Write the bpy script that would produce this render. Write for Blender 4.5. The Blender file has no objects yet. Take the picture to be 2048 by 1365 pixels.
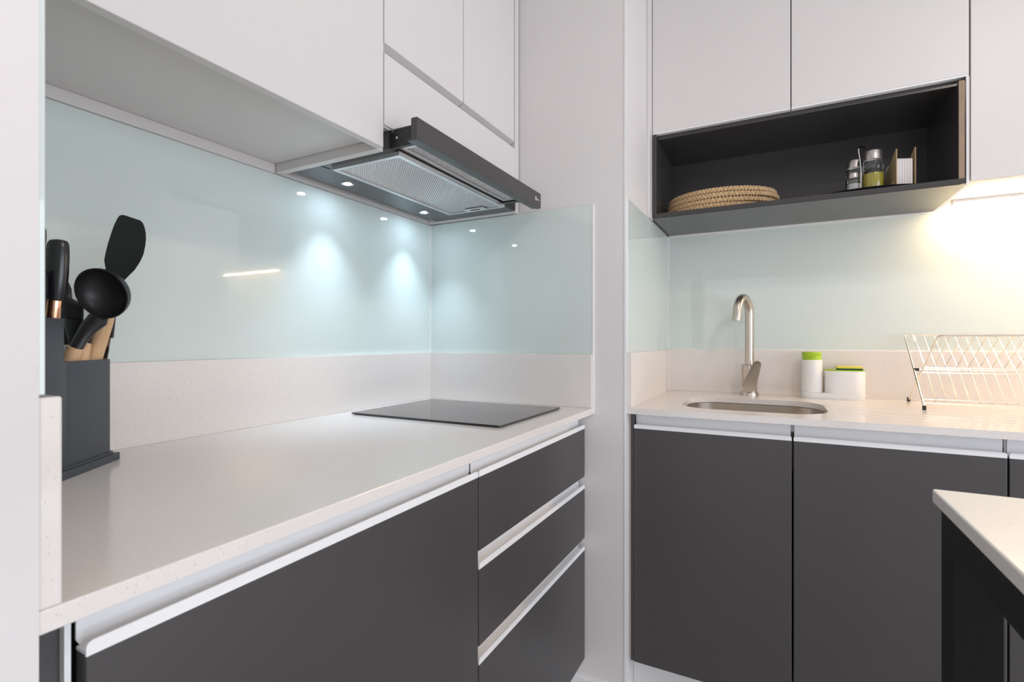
import bpy, bmesh, math, random
from mathutils import Vector, Matrix, geometry

S = bpy.context.scene
COL = S.collection
random.seed(7)

# ------------------------------------------------------------------ camera, exposure, world, big lights
FPX, CX, CY = 1003.0, 1024.0, 682.5
YAW = math.atan(527 / FPX)
CAMZ = 1.10
cam = bpy.data.cameras.new('camera')
cam.sensor_width = 36.0
cam.lens = FPX / 2048 * 36.0
cam.clip_start = 0.01
cam.dof.use_dof = True
cam.dof.focus_distance = 1.35
cam.dof.aperture_fstop = 9.0
camo = bpy.data.objects.new('camera', cam)
COL.objects.link(camo)
camo.location = (0, 0, CAMZ)
camo.rotation_euler = (math.pi / 2, 0, YAW)
S.camera = camo
S.view_settings.view_transform = 'Standard'
S.view_settings.look = 'None'
S.view_settings.gamma = 1.0
S.view_settings.use_curve_mapping = False
S.view_settings.exposure = 0.37

W = bpy.data.worlds.new('sky'); S.world = W; W.use_nodes = True
bg = W.node_tree.nodes['Background']
bg.inputs[0].default_value = (0.80, 0.88, 1.0, 1); bg.inputs[1].default_value = 0.5


def area_light(name, loc, rot, sx, sy, power, color):
    l = bpy.data.lights.new(name, 'AREA'); l.shape = 'RECTANGLE'; l.size = sx; l.size_y = sy
    l.energy = power; l.color = color
    o = bpy.data.objects.new(name, l); o.location = loc; o.rotation_euler = rot
    COL.objects.link(o); return o


# daylight falling in through the wide window opening in the right wall and the glazed rear side
area_light('window_right_offscreen', (2.50, 0.15, 1.00), (0, math.radians(90), 0), 1.7, 2.2, 39, (0.79, 0.88, 1.0))
area_light('window_rear_offscreen', (0.6, -2.45, 0.985), (math.radians(90), 0, 0), 3.2, 1.75, 12.5, (1.0, 0.94, 0.91))
# the compact ceiling lamp above and to the right whose light draws the hood's slanting shadow on the end splashback
_cl = area_light('ceiling_lamp_offscreen', (0.86, 0.40, 2.44), (0, 0, 0), 0.16, 0.16, 7.0, (1.0, 0.86, 0.76))
_cl.data.shape = 'DISK'

# ------------------------------------------------------------------ pixel helpers (image 2048 x 1365)
_s, _c = math.sin(YAW), math.cos(YAW)
VF = Vector((-_s, _c, 0)); VR = Vector((_c, _s, 0))


def at(u, v, d):
    """world point seen at pixel (u, v) at depth d along the view axis"""
    return VF * d + VR * (d * (u - CX) / FPX) + Vector((0, 0, CAMZ - d * (v - CY) / FPX))


# ------------------------------------------------------------------ materials
MATS = {}


def mat(name, col, rough=0.5, metal=0.0, spec=0.5, noise=0.0, nscale=40.0, coat=0.0, bump=0.0, bscale=200.0, aniso=None):
    m = bpy.data.materials.new(name); m.use_nodes = True
    nt = m.node_tree; b = nt.nodes['Principled BSDF']
    b.inputs['Base Color'].default_value = (*col, 1)
    b.inputs['Roughness'].default_value = rough
    b.inputs['Metallic'].default_value = metal
    b.inputs['Specular IOR Level'].default_value = spec
    b.inputs['Coat Weight'].default_value = coat
    b.inputs['Coat Roughness'].default_value = 0.04
    tc = nt.nodes.new('ShaderNodeTexCoord')
    if noise > 0:
        n = nt.nodes.new('ShaderNodeTexNoise'); n.inputs['Scale'].default_value = nscale; n.inputs['Detail'].default_value = 4
        nt.links.new(tc.outputs['Object'], n.inputs['Vector'])
        mx = nt.nodes.new('ShaderNodeMix'); mx.data_type = 'RGBA'
        mx.inputs[6].default_value = (*[c * (1 - noise) for c in col], 1)
        mx.inputs[7].default_value = (*[min(1, c * (1 + noise)) for c in col], 1)
        nt.links.new(n.outputs['Fac'], mx.inputs[0]); nt.links.new(mx.outputs[2], b.inputs['Base Color'])
    if bump > 0:
        n2 = nt.nodes.new('ShaderNodeTexNoise'); n2.inputs['Scale'].default_value = bscale; n2.inputs['Detail'].default_value = 3
        if aniso:
            mp = nt.nodes.new('ShaderNodeMapping'); mp.inputs['Scale'].default_value = aniso
            nt.links.new(tc.outputs['Object'], mp.inputs['Vector']); nt.links.new(mp.outputs['Vector'], n2.inputs['Vector'])
        else:
            nt.links.new(tc.outputs['Object'], n2.inputs['Vector'])
        bp = nt.nodes.new('ShaderNodeBump'); bp.inputs['Strength'].default_value = bump; bp.inputs['Distance'].default_value = 0.001
        nt.links.new(n2.outputs['Fac'], bp.inputs['Height']); nt.links.new(bp.outputs['Normal'], b.inputs['Normal'])
    MATS[name] = m
    return m


def emission(name, col, strength):
    m = bpy.data.materials.new(name); m.use_nodes = True
    nt = m.node_tree; nt.nodes.remove(nt.nodes['Principled BSDF'])
    e = nt.nodes.new('ShaderNodeEmission'); e.inputs[0].default_value = (*col, 1); e.inputs[1].default_value = strength
    nt.links.new(e.outputs[0], nt.nodes['Material Output'].inputs[0])
    MATS[name] = m; return m


def stone(name, base, speck, rough):
    m = mat(name, base, rough, spec=0.5)
    nt = m.node_tree; b = nt.nodes['Principled BSDF']; tc = nt.nodes['Texture Coordinate']
    v = nt.nodes.new('ShaderNodeTexVoronoi'); v.inputs['Scale'].default_value = 260; v.inputs['Randomness'].default_value = 1
    nt.links.new(tc.outputs['Object'], v.inputs['Vector'])
    lt = nt.nodes.new('ShaderNodeMath'); lt.operation = 'LESS_THAN'; lt.inputs[1].default_value = 0.22
    nt.links.new(v.outputs['Distance'], lt.inputs[0])
    sep = nt.nodes.new('ShaderNodeSeparateColor'); nt.links.new(v.outputs['Color'], sep.inputs[0])
    gt = nt.nodes.new('ShaderNodeMath'); gt.operation = 'GREATER_THAN'; gt.inputs[1].default_value = 0.83
    nt.links.new(sep.outputs[0], gt.inputs[0])
    mu = nt.nodes.new('ShaderNodeMath'); mu.operation = 'MULTIPLY'
    nt.links.new(lt.outputs[0], mu.inputs[0]); nt.links.new(gt.outputs[0], mu.inputs[1])
    n = nt.nodes.new('ShaderNodeTexNoise'); n.inputs['Scale'].default_value = 260; n.inputs['Detail'].default_value = 5
    nt.links.new(tc.outputs['Object'], n.inputs['Vector'])
    g = nt.nodes.new('ShaderNodeMix'); g.data_type = 'RGBA'
    g.inputs[6].default_value = (*[c * 0.965 for c in base], 1); g.inputs[7].default_value = (*[min(1, c * 1.03) for c in base], 1)
    nt.links.new(n.outputs['Fac'], g.inputs[0])
    x = nt.nodes.new('ShaderNodeMix'); x.data_type = 'RGBA'; x.inputs[7].default_value = (*speck, 1)
    nt.links.new(mu.outputs[0], x.inputs[0]); nt.links.new(g.outputs[2], x.inputs[6])
    nt.links.new(x.outputs[2], b.inputs['Base Color'])
    return m


def wood(name, c0, c1, scale):
    m = mat(name, c0, 0.5)
    nt = m.node_tree; b = nt.nodes['Principled BSDF']; tc = nt.nodes['Texture Coordinate']
    mp = nt.nodes.new('ShaderNodeMapping'); mp.inputs['Scale'].default_value = scale
    n = nt.nodes.new('ShaderNodeTexNoise'); n.inputs['Scale'].default_value = 1.0; n.inputs['Detail'].default_value = 5
    x = nt.nodes.new('ShaderNodeMix'); x.data_type = 'RGBA'
    x.inputs[6].default_value = (*c0, 1); x.inputs[7].default_value = (*c1, 1)
    nt.links.new(tc.outputs['Object'], mp.inputs['Vector']); nt.links.new(mp.outputs['Vector'], n.inputs['Vector'])
    nt.links.new(n.outputs['Fac'], x.inputs[0]); nt.links.new(x.outputs[2], b.inputs['Base Color'])
    return m


mat('paint', (0.77, 0.73, 0.715), 0.6, noise=0.015, nscale=8, bump=0.05, bscale=350)
mat('ceiling_paint', (0.85, 0.84, 0.82), 0.7, noise=0.01)
mat('cab_white', (0.74, 0.70, 0.685), 0.38, spec=0.4, noise=0.008, nscale=5)
mat('carcass', (0.80, 0.795, 0.79), 0.45, noise=0.01, nscale=20)
mat('charcoal', (0.068, 0.062, 0.061), 0.40, spec=0.5, noise=0.03, nscale=12)
mat('charcoal_shelf', (0.050, 0.046, 0.045), 0.24, spec=0.5, noise=0.04, nscale=30)
mat('alu', (0.92, 0.91, 0.91), 0.4, metal=0.0, spec=0.5, noise=0.01, nscale=60)
mat('glass_mint', (0.685, 0.755, 0.72), 0.02, spec=0.45, noise=0.004, nscale=3, coat=0.3)
stone('quartz', (0.82, 0.765, 0.725), (0.66, 0.61, 0.58), 0.14)
mat('hood_black', (0.055, 0.052, 0.052), 0.32, spec=0.5, noise=0.03, nscale=80)
mat('hood_under', (0.055, 0.052, 0.052), 0.25, spec=0.5, noise=0.03, nscale=80)
mat('black_plastic', (0.012, 0.012, 0.013), 0.35, noise=0.05, nscale=60)
mat('rubber', (0.02, 0.02, 0.02), 0.6, noise=0.05, nscale=60)
mat('filter_alu', (0.74, 0.74, 0.75), 0.28, metal=0.8, noise=0.02, nscale=90)
mat('hob_glass', (0.012, 0.012, 0.014), 0.03, spec=0.9, noise=0.05, nscale=300, coat=0.2)
mat('hob_trim', (0.02, 0.02, 0.02), 0.25, noise=0.03)
mat('steel', (0.58, 0.52, 0.46), 0.32, metal=1.0, bump=0.06, bscale=60, aniso=(1, 1, 30), noise=0.02)
mat('chrome', (0.85, 0.84, 0.82), 0.1, metal=1.0, noise=0.01)
mat('wire', (0.86, 0.83, 0.78), 0.16, metal=1.0, noise=0.01)
mat('table_black', (0.005, 0.005, 0.005), 0.55, spec=0.25, noise=0.05, nscale=40)
mat('holder_grey', (0.060, 0.066, 0.076), 0.45, spec=0.4, noise=0.04, nscale=70)
mat('utensil_black', (0.018, 0.017, 0.018), 0.42, noise=0.05, nscale=80)
mat('handle_black', (0.012, 0.012, 0.014), 0.25, spec=0.6, noise=0.05)
mat('copper', (0.95, 0.50, 0.32), 0.15, metal=1.0, noise=0.03, nscale=80)
mat('brushed', (0.55, 0.50, 0.49), 0.3, metal=0.9, noise=0.03)
wood('beech', (0.80, 0.52, 0.30), (0.62, 0.38, 0.20), (160, 160, 14))
wood('edge_wood', (0.40, 0.28, 0.18), (0.22, 0.15, 0.10), (120, 120, 16))
mat('edge_beige', (0.74, 0.63, 0.53), 0.5, noise=0.03)
mat('white_plastic', (0.86, 0.85, 0.84), 0.35, noise=0.005)
mat('lime', (0.42, 0.62, 0.03), 0.35, noise=0.02)
mat('foam', (0.85, 0.72, 0.12), 0.9, noise=0.1, nscale=300, bump=0.4, bscale=700)
mat('scour', (0.02, 0.10, 0.05), 0.95, noise=0.3, nscale=500, bump=0.5, bscale=900)
wood('seagrass', (0.86, 0.62, 0.36), (0.30, 0.17, 0.065), (150, 150, 150))
mat('kraft', (0.42, 0.30, 0.17), 0.7, noise=0.08, nscale=60)
mat('paper', (0.84, 0.78, 0.77), 0.85, noise=0.02, nscale=100)
mat('disc_grey', (0.62, 0.58, 0.55), 0.6, noise=0.02)
mat('floor_board', (0.55, 0.53, 0.52), 0.35, noise=0.05, nscale=6)
mat('skirting', (0.84, 0.82, 0.82), 0.45, noise=0.01)
mat('seal', (0.86, 0.85, 0.84), 0.5, noise=0.01)
mat('salt', (0.80, 0.79, 0.77), 0.8, noise=0.1, nscale=500)
mat('logo_white', (0.8, 0.8, 0.8), 0.5, noise=0.01)
mat('lamp_body', (0.82, 0.815, 0.81), 0.5, noise=0.01)
emission('lamp_cool', (0.72, 0.86, 1.0), 40.0)
emission('led_warm', (1.0, 0.70, 0.40), 165.0)

g = mat('clear_glass', (0.95, 0.97, 0.96), 0.02, spec=0.5)
g.node_tree.nodes['Principled BSDF'].inputs['Transmission Weight'].default_value = 1.0
g.node_tree.nodes['Principled BSDF'].inputs['IOR'].default_value = 1.45
g = mat('oil', (0.92, 0.80, 0.12), 0.05, spec=0.5)
g.node_tree.nodes['Principled BSDF'].inputs['Transmission Weight'].default_value = 0.35


# ------------------------------------------------------------------ mesh helpers
class B:
    """collects shapes (world or local coordinates) for ONE mesh object"""
    def __init__(s):
        s.bm = bmesh.new()

    def box(s, x0, x1, y0, y1, z0, z1, bev=0.0, seg=2):
        vs = [s.bm.verts.new((x, y, z)) for x in (x0, x1) for y in (y0, y1) for z in (z0, z1)]
        idx = [(0, 1, 3, 2), (4, 6, 7, 5), (0, 4, 5, 1), (2, 3, 7, 6), (0, 2, 6, 4), (1, 5, 7, 3)]
        fs = [s.bm.faces.new([vs[i] for i in f]) for f in idx]
        if bev:
            es = list({e for f in fs for e in f.edges})
            bmesh.ops.bevel(s.bm, geom=es, offset=bev, segments=seg, affect='EDGES', profile=0.5)
        return s

    def prism(s, pts, axis, a0, a1, bev=0.0):
        """2-D polygon extruded along an axis; pts are in the two other axes, in x,y,z order"""
        def P(p, a):
            return {'x': (a, p[0], p[1]), 'y': (p[0], a, p[1]), 'z': (p[0], p[1], a)}[axis]
        A = [s.bm.verts.new(P(p, a0)) for p in pts]; Bv = [s.bm.verts.new(P(p, a1)) for p in pts]
        n = len(pts)
        fs = [s.bm.faces.new(A), s.bm.faces.new(Bv[::-1])]
        fs += [s.bm.faces.new((A[i], Bv[i], Bv[(i + 1) % n], A[(i + 1) % n])) for i in range(n)]
        if bev:
            es = list(fs[0].edges) + list(fs[1].edges)
            bmesh.ops.bevel(s.bm, geom=es, offset=bev, segments=2, affect='EDGES', profile=0.5)
        return s

    def tube(s, path, r, n=10, cap=True, sx=1.0, ref=None, closed=False):
        """swept round (or flattened by sx) section; r is a number or list"""
        path = [Vector(p) for p in path]; m = len(path)
        rs = r if isinstance(r, (list, tuple)) else [r] * m
        rings = []; up = Vector(ref) if ref else None
        for i, p in enumerate(path):
            if closed:
                t = path[(i + 1) % m] - path[(i - 1) % m]
            else:
                t = path[min(i + 1, m - 1)] - path[max(i - 1, 0)]
            t.normalize()
            if up is None:
                up = Vector((0, 0, 1)) if abs(t.z) < 0.9 else Vector((1, 0, 0))
            a = t.cross(up)
            if a.length < 1e-6: a = t.cross(Vector((0.3, 0.8, 0.5)))
            a.normalize(); b = a.cross(t).normalized()
            if not ref: up = b
            rings.append([s.bm.verts.new(p + (a * math.cos(k * 2 * math.pi / n) + b * sx * math.sin(k * 2 * math.pi / n)) * rs[i]) for k in range(n)])
        for i in range(m if closed else m - 1):
            q = rings[(i + 1) % m]
            for k in range(n):
                s.bm.faces.new((rings[i][k], rings[i][(k + 1) % n], q[(k + 1) % n], q[k]))
        if cap and not closed:
            s.bm.faces.new(rings[0][::-1]); s.bm.faces.new(rings[-1])
        return s

    def lathe(s, prof, c=(0, 0, 0), n=24, ax=1.0, ay=1.0):
        """profile [(r, z)] turned about z at c"""
        rings = []
        for r, z in prof:
            if r < 1e-6:
                rings.append([s.bm.verts.new((c[0], c[1], c[2] + z))])
            else:
                rings.append([s.bm.verts.new((c[0] + ax * r * math.cos(2 * math.pi * k / n), c[1] + ay * r * math.sin(2 * math.pi * k / n), c[2] + z)) for k in range(n)])
        for i in range(len(rings) - 1):
            a, b = rings[i], rings[i + 1]
            for k in range(n):
                k2 = (k + 1) % n
                if len(a) == 1 and len(b) == 1: continue
                if len(a) == 1: s.bm.faces.new((a[0], b[k2], b[k]))
                elif len(b) == 1: s.bm.faces.new((a[k], a[k2], b[0]))
                else: s.bm.faces.new((a[k], a[k2], b[k2], b[k]))
        return s

    def loops(s, loops, cap0=True, cap1=True, closed=False):
        """skin a list of equal-length vertex loops"""
        R = [[s.bm.verts.new(p) for p in lp] for lp in loops]; n = len(R[0])
        for i in range(len(R) - 1):
            for k in range(n):
                s.bm.faces.new((R[i][k], R[i][(k + 1) % n], R[i + 1][(k + 1) % n], R[i + 1][k]))
        if cap0: s.bm.faces.new(R[0][::-1])
        if cap1: s.bm.faces.new(R[-1])
        return s

    def plate(s, outer, holes, z0, z1, slots=(), sd=0.002):
        """horizontal slab with through holes and shallow slots in its top face"""
        def ring(lp, z): return [s.bm.verts.new((p[0], p[1], z)) for p in lp]
        def fill(rings):
            es = []
            for rg in rings:
                for i in range(len(rg)):
                    a, b = rg[i], rg[(i + 1) % len(rg)]
                    es.append(s.bm.edges.get((a, b)) or s.bm.edges.new((a, b)))
            bmesh.ops.triangle_fill(s.bm, use_beauty=True, use_dissolve=False, edges=es)
        def wall(a, b):
            for i in range(len(a)):
                j = (i + 1) % len(a); s.bm.faces.new((a[i], a[j], b[j], b[i]))
        ot, ob = ring(outer, z1), ring(outer, z0)
        ht = [ring(h, z1) for h in holes]; hb = [ring(h, z0) for h in holes]
        st = [ring(h, z1) for h in slots]; sb = [ring(h, z1 - sd) for h in slots]
        wall(ob, ot)
        for a, b in zip(ht, hb): wall(a, b)
        for a, b in zip(st, sb): wall(a, b); s.bm.faces.new(b)
        fill([ot] + ht + st); fill([ob] + hb)
        return s


WL = {}


def obj(name, b, material, parent=None, smooth=False, origin=None, local=False, autosmooth=None):
    bm = b.bm
    bmesh.ops.recalc_face_normals(bm, faces=bm.faces)
    if origin is None:
        if local: origin = Vector((0, 0, 0))
        else:
            lo = Vector([min(v.co[i] for v in bm.verts) for i in range(3)]); hi = Vector([max(v.co[i] for v in bm.verts) for i in range(3)])
            origin = Vector(((lo.x + hi.x) / 2, (lo.y + hi.y) / 2, lo.z))
    origin = Vector(origin)
    for v in bm.verts: v.co -= origin
    me = bpy.data.meshes.new(name)
    if smooth:
        lim = math.radians(autosmooth or 35)
        for f in bm.faces: f.smooth = True
        for e in bm.edges:
            if len(e.link_faces) == 2 and e.calc_face_angle(0) > lim: e.smooth = False
    bm.to_mesh(me); bm.free()
    me.materials.append(MATS[material])
    o = bpy.data.objects.new(name, me); COL.objects.link(o)
    if parent is not None:
        o.parent = parent
        o.location = origin - (Vector((0, 0, 0)) if local else WL[parent.name])
        WL[o.name] = origin if not local else WL[parent.name] + origin
    else:
        o.location = origin; WL[o.name] = origin
    return o


def thing(name, label, cat, loc=(0, 0, 0), rz=0.0, group=None):
    o = bpy.data.objects.new(name, None); COL.objects.link(o)
    o.empty_display_size = 0.05
    o.location = loc; o.rotation_euler = (0, 0, rz); WL[o.name] = Vector(loc)
    return tag(o, label, cat, group)


def tag(o, label, cat, group=None):
    o['label'] = label; o['category'] = cat
    if group: o['group'] = group
    return o


def struct(name, b, m, parent=None):
    o = obj(name, b, m, parent)
    if parent is None: o['kind'] = 'structure'
    return o


def rrect(x0, x1, y0, y1, r, n=6):
    pts = []
    for cx, cy, a0 in ((x1 - r, y1 - r, 0), (x0 + r, y1 - r, 90), (x0 + r, y0 + r, 180), (x1 - r, y0 + r, 270)):
        for k in range(n + 1):
            a = math.radians(a0 + 90 * k / n); pts.append((cx + r * math.cos(a), cy + r * math.sin(a)))
    return pts


def toprounded(a0, a1, z0, z1, r, n=4):
    pts = [(a0, z0), (a1, z0)]
    for cx, s0 in ((a1 - r, 0), (a0 + r, 90)):
        for k in range(n + 1):
            t = math.radians(s0 + 90 * k / n); pts.append((cx + r * math.cos(t), z1 - r + r * math.sin(t)))
    return pts


# ------------------------------------------------------------------ measured layout (metres)
XL, YR, XN, YS = -1.086, 1.442, -0.385, 2.075         # wall planes: left, corner (return), niche side, sink wall
YP = 0.1645                                           # end partition face
XC, YC = -0.480, 1.450                                # worktop fronts
ZT, ZS = 0.900, 0.905                                 # worktop heights
XD, YD = -0.505, 1.475                                # door faces
XR, YB, ZC = 2.3, -2.3, 2.45                          # far right wall, rear wall, ceiling

# ------------------------------------------------------------------ room shell
struct('floor', B().box(XL - .1, XR + .1, YB - .1, YS + .1, -0.06, 0.0), 'floor_board')
struct('ceiling', B().box(XL - .1, XR + .1, YB - .1, YS + .1, ZC, ZC + .06), 'ceiling_paint')
struct('wall_left', B().box(XL - .1, XL, YB - .1, YR, 0, ZC), 'paint')
struct('wall_corner', B().box(XL - .1, XN, YR, YS + .1, 0, ZC), 'paint')
struct('wall_sink', B().box(XN, XR + .1, YS, YS + .1, 0, ZC), 'paint')
struct('wall_partition', B().box(XL, XC + .001, 0.045, YP, 0, ZC), 'paint')
struct('wall_rear', B().box(XL - .1, -1.0, YB - .1, YB, 0, ZC).box(2.2, XR + .1, YB - .1, YB, 0, ZC)
       .box(-1.0, 2.2, YB - .1, YB, 0, 0.1).box(-1.0, 2.2, YB - .1, YB, 1.87, ZC), 'paint')
struct('window_2', B().box(-1.0, 2.2, YB - .06, YB - .02, .1, .14).box(-1.0, 2.2, YB - .06, YB - .02, 1.83, 1.87)
       .box(-1.0, -.96, YB - .06, YB - .02, .14, 1.83).box(2.16, 2.2, YB - .06, YB - .02, .14, 1.83), 'skirting')
# right wall with a wide window opening
WY0, WY1, WZ0, WZ1 = -1.0, 1.3, .10, 1.95
struct('wall_right', B().box(XR, XR + .1, YB, WY0, 0, ZC).box(XR, XR + .1, WY1, YS, 0, ZC)
       .box(XR, XR + .1, WY0, WY1, 0, WZ0).box(XR, XR + .1, WY0, WY1, WZ1, ZC), 'paint')
struct('window_1', B().box(XR + .02, XR + .07, WY0, WY1, WZ0, WZ0 + .05).box(XR + .02, XR + .07, WY0, WY1, WZ1 - .05, WZ1)
       .box(XR + .02, XR + .07, WY0, WY0 + .05, WZ0 + .05, WZ1 - .05).box(XR + .02, XR + .07, WY1 - .05, WY1, WZ0 + .05, WZ1 - .05)
       .box(XR + .02, XR + .07, .13, .17, WZ0 + .05, WZ1 - .05), 'skirting')
struct('baseboard_corner', B().prism([(YR - .014, 0), (YR, 0), (YR, .096), (YR - .010, .096), (YR - .014, .088)], 'x', -0.60, XN), 'skirting')
struct('trim_1', B().box(XN - .004, XN + .0015, YR - .0015, YR + .004, 0, ZC), 'seal')

# ------------------------------------------------------------------ back-painted glass splashbacks
GT = 0.006


def panel(name, b, m, label, cat, group=None):
    return tag(obj(name, b, m), label, cat, group)


panel('glass_splashback', B().box(XL, XL + GT, YP + .004, YR, 1.060, 1.507, .0006), 'glass_mint',
      'long pale mint glass splashback on the wall behind the utensil block and hob', 'splashback')
panel('glass_splashback', B().box(XL + GT, -0.483, YR - GT, YR, 1.060, 1.508, .0006), 'glass_mint',
      'bluish mint glass splashback on the short wall at the far end of the hob worktop', 'splashback')
panel('glass_splashback', B().box(XN, XN + GT, YR + .006, YS, 1.066, 1.515, .0006), 'glass_mint',
      'narrow mint glass splashback on the side wall of the sink niche', 'splashback')
panel('glass_splashback', B().box(XN + GT, 1.7, YS - GT, YS, 1.066, 1.517, .0006), 'glass_mint',
      'mint glass splashback on the wall behind the tap and dish rack', 'splashback')
panel('glass_splashback', B().box(XL + GT, XC, YP, YP + .004, 1.060, 1.507, .0006), 'glass_mint',
      'mint glass splashback seen edge-on against the near partition wall', 'splashback')
UT = 0.0145
panel('stone_upstand', B().box(XL, XL + UT, YP + UT, YR - UT, ZT, 1.060, .001), 'quartz',
      'long speckled cream stone upstand behind the utensil block and hob', 'upstand')
panel('stone_upstand', B().box(XL, -0.484, YR - UT, YR, ZT, 1.060, .001), 'quartz',
      'speckled cream stone upstand on the short wall beyond the hob', 'upstand')
panel('stone_upstand', B().box(XL, XC - .0005, YP, YP + UT, ZT, 1.058, .0018), 'quartz',
      'cream stone upstand end standing against the near partition wall', 'upstand')
panel('stone_upstand', B().box(XN, XN + UT, YC + .001, YS - UT, ZS, 1.066, .001), 'quartz',
      'cream stone upstand on the side wall of the sink niche', 'upstand')
panel('stone_upstand', B().box(XN, 1.7, YS - UT, YS, ZS, 1.066, .001), 'quartz',
      'long cream stone upstand behind the tap, soap caddy and dish rack', 'upstand')
struct('trim_2', B().box(-0.484, -0.4795, YR - .007, YR, 0.886, 1.508, .0008), 'seal')
struct('trim_3', B().box(XN + .0002, XN + .0052, YR + .001, YR + .006, 1.066, 1.515, .0008), 'seal')
struct('trim_4', B().box(XN + GT, 1.7, YS - .009, YS - GT, 1.066, 1.070).box(XN + GT, .46, YS - .009, YS - GT, 1.513, 1.5195)
       .box(XN + GT, XN + GT + .003, YS - .009, YS - GT, 1.07, 1.513), 'seal')
struct('trim_5', B().box(XL + GT, XL + GT + .003, YR - .009, YR - GT, 1.060, 1.507), 'seal')

# ------------------------------------------------------------------ worktops
panel('stone_worktop', B().box(XL, XC, YP, YR, 0.882, ZT, .0015), 'quartz',
      'glossy cream stone worktop carrying the black hob and utensil block', 'worktop')
hole = rrect(-0.258, 0.128, 1.535, 1.868, 0.10, 10)
slots = [rrect(.155, .98, y - .003, y + .003, .0029, 3) for y in (1.600, 1.642, 1.684, 1.726, 1.768)]
panel('stone_worktop', B().plate([(XN, YC), (1.7, YC), (1.7, YS), (XN, YS)], [hole], ZS - .017, ZS, slots, .002), 'quartz',
      'cream stone worktop with a cut-out sink and grooved drainer', 'worktop')


# ------------------------------------------------------------------ dark base cabinets with J-profile handles
def handle_y(parent, y0, y1, zb, ztop):          # front looks towards +x
    b = B().prism(toprounded(y0, y1, zb, zb + .012, .005), 'x', XD - .002, XD)
    b.box(XD - .020, XD - .002, y0 + .001, y1 - .001, zb, zb + .003)
    pts = [(y0 + .001, ztop), (y0 + .001, zb + .008), (y0 + .005, zb), (y1 - .005, zb), (y1 - .001, zb + .008), (y1 - .001, ztop)]
    b.prism(pts, 'x', XD - .022, XD - .020)
    return obj('handle', b, 'alu', parent)


def handle_x(parent, x0, x1, zb, ztop):          # front looks towards -y
    b = B().prism(toprounded(x0, x1, zb, zb + .012, .005), 'y', YD, YD + .002)
    b.box(x0 + .004, x1 - .004, YD + .002, YD + .020, zb, zb + .003)
    b.prism(toprounded(x0 + .002, x1 - .002, zb, ztop, .004), 'y', YD + .020, YD + .022)
    return obj('handle', b, 'alu', parent)


t = thing('base_cabinet', 'charcoal base cabinet with one wide slab door under the utensil block', 'cabinet', (-.78, .51, 0))
obj('body', B().box(XL, XD - .024, .193, .198, .15, .881).box(XL, XD - .024, .812, .822, .15, .881).box(XL, XD - .024, .198, .812, .15, .166)
    .box(XL, XD - .06, .198, .812, .865, .881), 'carcass', t)
obj('plinth', B().box(XL, XD - .06, .170, .822, 0, .149), 'carcass', t)
obj('filler_panel', B().box(XD - .034, XD - .018, YP, .1925, 0, .881), 'charcoal', t)
obj('edge_strip', B().box(XD - .034, XD - .010, .1928, .1972, .15, .881), 'alu', t)
d = obj('door', B().box(XD - .018, XD, .2035, .8215, .15, .838, .0012), 'charcoal', t)
handle_y(d, .2035, .8215, .838, .880)

t = thing('drawer_cabinet', 'charcoal cabinet of three drawers with pale grip rails under the hob', 'cabinet', (-.78, 1.13, 0))
obj('body', B().box(XL, XD - .028, .8225, .832, .15, .881).box(XL, XD - .028, 1.418, 1.428, .15, .881).box(XL, XD - .028, .832, 1.418, .15, .166)
    .box(XL, XD - .06, .832, 1.418, .865, .881), 'carcass', t)
obj('plinth', B().box(XL, XD - .06, .8225, 1.4275, 0, .149), 'carcass', t)
obj('filler_panel', B().box(XD - .040, XD - .030, 1.4285, YR, .10, .881), 'carcass', t)
for z0, z1, ztop in ((.695, .838, .880), (.511, .659, .706), (.15, .475, .522)):
    d = obj('drawer', B().box(XD - .018, XD, .8250, 1.4285, z0, z1, .0012), 'charcoal', t)
    handle_y(d, .8250, 1.4285, z1, ztop)

t = thing('base_cabinet', 'charcoal sink cabinet with two slab doors below the tap', 'cabinet', (.04, 1.77, 0))
obj('body', B().box(XN + .005, XN + .014, YD + .024, YS, .155, .887).box(.4505, .4595, YD + .024, YS, .155, .887).box(XN + .014, .4505, YD + .024, YS, .155, .17)
    .box(XN + .014, .4505, YD + .03, YD + .05, .862, .887), 'carcass', t)
obj('edge_strip', B().box(XN + .001, XN + .0045, YD + .006, YD + .040, .155, .887), 'edge_beige', t)
obj('plinth', B().box(XN + .001, .459, YD + .055, YD + .07, 0, .155), 'carcass', t)
obj('filler_panel', B().box(XN + .005, XN + .0150, YD + .0040, YD + .0238, .155, .887), 'charcoal', t)
for x0, x1 in ((-.369, .0368), (.0412, .449)):
    d = obj('door', B().box(x0, x1, YD, YD + .018, .155, .843, .0012), 'charcoal', t)
    handle_x(d, x0, x1, .843, .882)
t = thing('base_cabinet', 'charcoal base cabinet under the dish rack, next to the sink doors', 'cabinet', (.76, 1.77, 0))
obj('body', B().box(.460, .469, YD + .024, YS, .155, .887).box(1.051, 1.06, YD + .024, YS, .155, .887).box(.469, 1.051, YD + .024, YS, .155, .17), 'carcass', t)
obj('plinth', B().box(.460, 1.06, YD + .055, YD + .07, 0, .155), 'carcass', t)
d = obj('door', B().box(.4525, 1.055, YD, YD + .018, .155, .843, .0012), 'charcoal', t)
handle_x(d, .4525, 1.055, .843, .882)

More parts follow.
